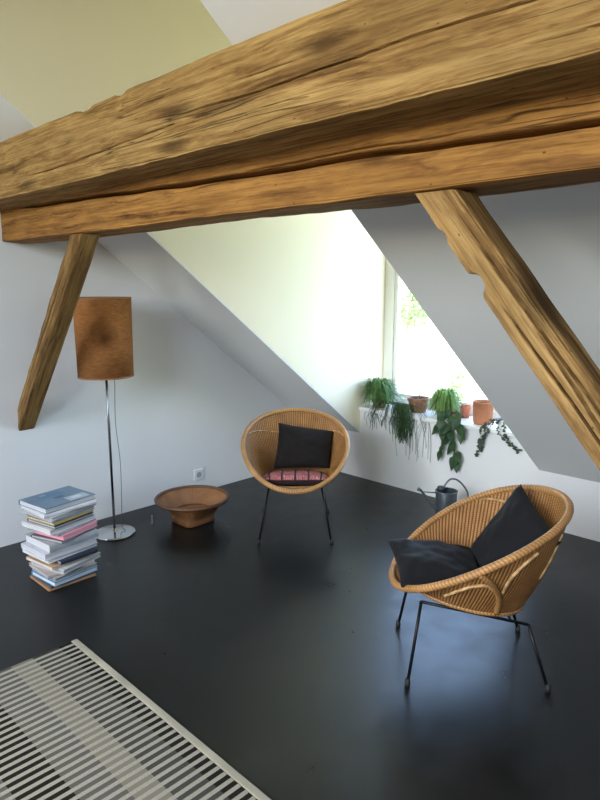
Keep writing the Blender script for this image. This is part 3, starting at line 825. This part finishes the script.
# ------------------------------------------------------------------ plants on the sill
SZ = .5735
def pot(root, r0, r1, h, mat, lip=.006, n=36, z=0):
    p = MB().lathe([(0, 0), (r0, 0), (r1, h*.78), (r1+lip, h*.78), (r1+lip, h), (r1, h), (r1-.006, h*.85), (0, h*.84)], n).build('pot', mat, root, smooth=True, recalc=True)
    p.modifiers.new('e', 'EDGE_SPLIT').split_angle = .6
    MB().lathe([(0, h*.9), (r1-.007, h*.9), (r1-.006, h*.86), (0, h*.85)], 24).build('soil', SOIL, root, smooth=True, recalc=True)
    return p
def blade(m, pts, w, n=6):
    """ribbon leaf"""
    pts = spline(pts, n); vs = []; fs = []
    k = len(pts)
    for i, p in enumerate(pts):
        t = (pts[min(i+1, k-1)]-pts[max(i-1, 0)]).normalized()
        s = t.cross(Vector((0, 0, 1)))
        if s.length < .05: s = Vector((1, 0, 0))
        s.normalize()
        q = i/(k-1); ww = w*(math.sin(PI*min(1, q*.9+.12)))**.7
        vs += [p-s*ww/2, p+s*ww/2]
    for i in range(k-1): fs.append((2*i, 2*i+1, 2*i+3, 2*i+2))
    m.add(vs, fs)
def heart_leaf(m, base, dirv, nrm, L, W):
    d = dirv.normalized(); s = d.cross(nrm)
    if s.length < .01: s = Vector((1, 0, 0))
    s.normalize(); nn = s.cross(d)
    prof = [(-.08, .30), (.02, .62), (.2, 1.), (.42, .92), (.62, .66), (.82, .32), (1.02, .0)]
    ctr = [base + d*(max(0, f)*L) - nn*(.18*L*f*f) for f, _ in prof]
    vs = []; fs = []
    for (f, w), c in zip(prof, ctr):
        e = base + d*(f*L) - nn*(.18*L*f*f)
        vs += [e - s*w*W/2 + nn*.10*W*w, c, e + s*w*W/2 + nn*.10*W*w]
    for i in range(len(prof)-1):
        fs += [(3*i, 3*i+1, 3*i+4, 3*i+3), (3*i+1, 3*i+2, 3*i+5, 3*i+4)]
    m.add(vs, fs)

# 1 bushy fern-like plant in the corner
rn = random.Random(11)
p = thing('potted_fern', 'bushy bright green fern in the corner of the window sill, farthest from the slope', 'plant', (.735, .07, SZ))
pot(p, .045, .055, .06, TERRA_D)
m = MB()
for i in range(620):
    t = rn.uniform(0, 2*PI); rad = rn.uniform(.05, .20)*(1.15 if abs(math.cos(t)) > .6 else .85); hh = rn.uniform(.05, .185)
    d = Vector((math.cos(t), math.sin(t), 0)); b0 = d*rn.uniform(0, .045)
    end = d*rad*.95; end.y = max(-.15, min(.135, end.y)); end.x = max(-.125 if end.y > -.075 else -.19, min(.21, end.x*1.25))
    mid = d*rad*.5; mid.y = max(-.12, min(.12, mid.y))
    zend = hh*rn.uniform(.3, .95) if rn.random() < .8 else -.02
    if end.y < -.13: zend = rn.uniform(-.03, .06)
    blade(m, [b0+up*.065, mid+up*(.07+hh*.8), end+up*(.03+zend)], rn.uniform(.006, .012))
m.build('foliage', L_GRASS, p)
# 2 hanging mistletoe cactus over the sill edge
p = thing('trailing_plant', 'dark green plant hanging in long thin strands over the sill below the clay pot', 'plant', (.985, .045, SZ))
pot(p, .035, .043, .05, TERRA_D)
m = MB()
def strand(m, x0, y0, L, spread, r=.0016, zt=.05):
    x1 = x0 + rn.uniform(-spread, spread); q = rn.uniform(-.085, -.048)
    pts = [(x0*.25, y0, zt), (x0*.7, -.065-.01*rn.random(), zt+rn.uniform(.0, .03)), (x0, q, -.03), (x1, q+rn.uniform(-.01, .012), -L*.55), (x1+rn.uniform(-.02, .02), q+rn.uniform(-.01, .012), -L)]
    m.tube(spline(pts, 4), r, 4, cap=False)
for i in range(90):
    x0 = rn.gauss(.035, .055); strand(m, x0, 0, rn.uniform(.10, .24)*(1-abs(x0-.035)*3), .03, .0021)
for i in range(26):
    strand(m, rn.uniform(-.04, .25), 0, rn.uniform(.16, .34), .04, .0014)
for i in range(34):
    strand(m, rn.uniform(-.34, -.03), 0, rn.uniform(.06, .16), .035, .0014)
m.build('foliage', L_HANG, p)
# 3 brown clay pot with bare stick
p = thing('potted_stick', 'brown clay pot on the sill with a long bare slanting stick in it', 'plant', (1.045, .135, SZ))
pot(p, .056, .076, .108, TERRA_D, .006)
MB().tube(spline([(-.01, 0, .09), (.03, .01, .17), (.09, .02, .27), (.12, .03, .345)], 5), .0036, 6, r1=.0028).build('stick', simple('pale_twig', (.30, .20, .16), .8), p, smooth=True)
# 4 bushy pale green plant
p = thing('bushy_plant', 'bushy pale green plant in the middle of the sill beside the bare stick pot', 'plant', (1.285, .115, SZ))
pot(p, .05, .062, .075, TERRA_D)
m = MB()
for i in range(560):
    t = rn.uniform(0, 2*PI); rad = rn.uniform(.03, .175); hh = rn.uniform(.03, .17)
    d = Vector((math.cos(t), math.sin(t), 0)); end = d*rad; end.y = max(-.12, min(.13, end.y))
    blade(m, [d*rn.uniform(0, .04)+up*.065, end*.5+up*(.075+hh*.75), end+up*(.0+hh*rn.uniform(.1, 1.0))], rn.uniform(.005, .012))
m.build('foliage', L_LIGHT, p)
# 5 pothos with big dark leaves
p = thing('pothos_plant', 'trailing pothos with big dark heart leaves hanging down the white wall under the sill', 'plant', (1.41, .045, SZ))
pot(p, .032, .040, .055, TERRA_D)
vine = MB(); lv = MB()
def wander(pts): return spline(pts, 8)
v1 = wander([(0, 0, .05), (.0, -.055, .085), (.02, -.082, .0), (.01, -.075, -.08), (.035, -.07, -.15), (.06, -.07, -.21), (.075, -.068, -.265)])
v2 = wander([(0, 0, .05), (.05, -.05, .08), (.085, -.08, .02), (.10, -.075, -.05)])
v3 = wander([(0, 0, .05), (-.04, -.055, .075), (-.06, -.08, .0), (-.03, -.08, -.06)])
v4 = wander([(.01, -.075, -.09), (-.02, -.08, -.16), (-.045, -.075, -.205)])
for v in (v1, v2, v3, v4): vine.tube(v, .0022, 5, cap=False)
spots = [(v1, .15, -.9, .085), (v1, .26, .8, .09), (v1, .36, -.8, .10), (v1, .45, .9, .085), (v1, .54, -.6, .095), (v1, .62, .7, .08), (v1, .70, -.9, .07), (v1, .80, .9, .085), (v1, .88, -.3, .10), (v1, .95, .3, .085),
         (v2, .4, .5, .085), (v2, .6, -.2, .09), (v2, .78, .8, .10), (v2, .97, .2, .08), (v3, .4, -.6, .085), (v3, .6, .2, .095), (v3, .8, -.8, .09), (v3, .98, -.1, .08), (v4, .6, -.7, .055), (v4, .95, -.2, .075)]
for v, q, sx_, L in spots:
    pt = v[int(q*(len(v)-1))]
    d = Vector((sx_*.6+rn.uniform(-.15, .15), -.35, -.85+rn.uniform(-.2, .3)))
    lv.tube([pt, pt+d.normalized()*.015], .0012, 4, cap=False)
    heart_leaf(lv, pt+d.normalized()*.012, d, Vector((rn.uniform(-.3, .3), -1, .35)), L, L*.72)
vine.build('vine', L_HANG, p, smooth=True); lv.build('foliage', L_DARK, p, smooth=True)
# 6 small red clay pot, 7 ribbed clay pot
p = thing('flower_pot', 'small reddish clay pot standing at the back of the sill beside the ribbed pot', 'pot', (1.405, .19, SZ))
pot(p, .028, .037, .085, simple('red_clay', (.50, .15, .085), .75, var=.1), .005)
p = thing('ribbed_pot', 'tall ribbed orange clay pot on the sill, partly hidden by the sloping ceiling', 'pot', (1.595, .095, SZ))
def ribs(t, r, z): return 1 + .022*math.cos(t*22)*(1 if r > .04 else 0)
q = MB().lathe([(0, 0), (.056, 0), (.062, .02), (.066, .10), (.066, .138), (.070, .14), (.070, .155), (.064, .155), (.060, .13), (0, .13)], 132, radial=lambda t, r, z: ribs(t, r, z) if .015 < z < .139 else 1).build('pot', TERRA, p, smooth=True, recalc=True)
MB().lathe([(0, .139), (.058, .139), (.059, .134), (0, .133)], 24).build('soil', SOIL, p, smooth=True, recalc=True)
# 8 white pot with string of leaves
p = thing('string_plant', 'small white pot trailing thin strings of tiny dark leaves over the end of the sill', 'plant', (1.765, .06, SZ))
pot(p, .032, .042, .06, WHITECER)
vine = MB(); lv = MB()
strs = [[(0, 0, .055), (-.07, -.055, .05), (-.115, -.08, -.02), (-.12, -.075, -.09), (-.13, -.07, -.15), (-.14, -.07, -.20)],
        [(0, 0, .055), (-.05, -.06, .05), (-.085, -.085, -.03), (-.10, -.075, -.11), (-.115, -.07, -.16)],
        [(0, 0, .055), (.03, -.06, .05), (.06, -.08, -.02), (.10, -.075, -.07), (.15, -.07, -.12)],
        [(0, 0, .055), (.0, -.06, .06), (.01, -.085, -.01), (.07, -.08, -.06), (.12, -.07, -.10), (.165, -.07, -.105)],
        [(0, 0, .055), (-.03, -.06, .06), (-.06, -.085, -.01), (-.09, -.08, -.06), (-.095, -.075, -.075)]]
for st in strs:
    pts = spline(st, 7); vine.tube(pts, .0011, 4, cap=False)
    for i in range(6, len(pts)):
        for sgn in (1, -1):
            if rn.random() < .5:
                L = rn.uniform(.012, .024)
                heart_leaf(lv, pts[i], Vector((sgn*.8, -.5+rn.uniform(-.3, .3), rn.uniform(-.7, .3))), Vector((0, -1, .5)), L, L*.9)
for i in range(26):
    t = rn.uniform(0, 2*PI); q0 = Vector((math.cos(t)*.03, math.sin(t)*.03, .056+rn.uniform(0, .02)))
    heart_leaf(lv, q0, Vector((math.cos(t), math.sin(t), .2)), Vector((0, 0, 1)), .024, .02)
vine.build('vine', L_SMALL, p, smooth=True); lv.build('foliage', L_SMALL, p, smooth=True)

# ------------------------------------------------------------------ outside
GZ = -2.9
gr = MB().box((-45, .6, GZ-.3), (35, 70, GZ)).build('ground', LAWN); struct(gr)
def tree(name, loc, h, cr, n, label, cat, mat, seed, flat=1., trunk=.12):
    rt = random.Random(seed)
    r = thing(name, label, cat, loc)
    MB().tube(spline([(0, 0, -.01), (.05, .02, h*.35), (-.03, .03, h*.7)], 6), trunk, 10, r1=trunk*.4).build('trunk', BARK, r, smooth=True)
    lv = MB()
    for i in range(n):
        t = rt.uniform(0, 2*PI); ph = math.acos(rt.uniform(-1, 1)); rr = cr*rt.uniform(.45, 1)
        lump = 1 + .25*noise.noise(Vector((math.cos(t)*2+seed, math.sin(t)*2, ph)))
        q = Vector((math.cos(t)*math.sin(ph)*rr*lump, math.sin(t)*math.sin(ph)*rr*lump, h*.68+math.cos(ph)*rr*flat*lump))
        d = Vector((rt.uniform(-1, 1), rt.uniform(-1, 1), rt.uniform(-1, .4)))
        L = rt.uniform(.09, .18)*max(.6, cr)
        heart_leaf(lv, q, d, Vector((rt.uniform(-1, 1), rt.uniform(-1, 1), 1)), L, L*.6)
    lv.build('foliage', mat, r)
tree('garden_tree', (-15.6, 23.5, GZ), 5.0, 1.5, 1800, 'pale green round tree outside, seen through the upper part of the window', 'tree', L_TREE, 3, .8, .05)
tree('garden_shrub', (-3.15, 7.7, GZ), 3.3, .24, 500, 'narrow pale green shrub outside, seen low through the window beside the slope', 'shrub', L_TREE, 5, 2.6, .03)

# ------------------------------------------------------------------ light
wd = bpy.data.worlds.new('sky'); scn.world = wd; wd.use_nodes = True
nt = wd.node_tree; bg = nt.nodes['Background']
sk = nt.nodes.new('ShaderNodeTexSky'); sk.sky_type = 'NISHITA'; sk.sun_disc = False
sk.sun_elevation = math.radians(48); sk.sun_rotation = math.radians(180); sk.air_density = 1.0; sk.dust_density = 2.5; sk.ozone_density = 1.0
hs = nt.nodes.new('ShaderNodeHueSaturation'); hs.inputs['Saturation'].default_value = .95
nt.links.new(sk.outputs[0], hs.inputs['Color']); nt.links.new(hs.outputs[0], bg.inputs[0]); bg.inputs[1].default_value = .8
def portal(name, loc, sx_, sy_, direction):
    L = bpy.data.lights.new(name, 'AREA'); L.shape = 'RECTANGLE'; L.size = sx_; L.size_y = sy_
    L.cycles.is_portal = True
    o = bpy.data.objects.new(name, L); C.objects.link(o); o.location = loc
    o.rotation_euler = (-Vector(direction)).to_track_quat('Z', 'Y').to_euler()
portal('window_daylight', ((DX0+DX1)/2, WY+.075, (zb+zt)/2), DX1-DX0-.1, zt-zb-.1, (0, -1, 0))
for i, (x0, x1) in enumerate(SKY):
    ym = (SY0+SY1)/2
    portal('skylight_daylight', ((x0+x1)/2, ym, zs(ym)+.12), x1-x0-.1, (SY0-SY1)*math.sqrt(1+SL*SL)-.1, (0, SL, -1))

# ------------------------------------------------------------------ camera
cam = bpy.data.cameras.new('camera'); co = bpy.data.objects.new('camera', cam); C.objects.link(co)
Mx = ((.710, .704, 0.), (.126, -.127, -.984), (-.693, .699, -.178))
Rv = Vector((.7103, .7038, -.0)); Fw = Vector((-.693, .699, -.178)).normalized(); Rv = (Rv - Fw*Rv.dot(Fw)).normalized(); Uv = Rv.cross(Fw)
co.matrix_world = Matrix(((Rv.x, Uv.x, -Fw.x, 3.685), (Rv.y, Uv.y, -Fw.y, -3.778), (Rv.z, Uv.z, -Fw.z, 1.5), (0, 0, 0, 1)))
cam.sensor_fit = 'VERTICAL'; cam.sensor_height = 24; cam.lens = 24*634/800; cam.clip_start = .05
scn.camera = co

scn.view_settings.view_transform = 'Standard'; scn.view_settings.look = 'None'
scn.view_settings.exposure = 2.05; scn.view_settings.gamma = 1.0; scn.view_settings.use_curve_mapping = False
scn.cycles.use_denoising = True
scn.cycles.max_bounces = 12; scn.cycles.diffuse_bounces = 8; scn.cycles.transparent_max_bounces = 16
scn.cycles.sample_clamp_indirect = 8
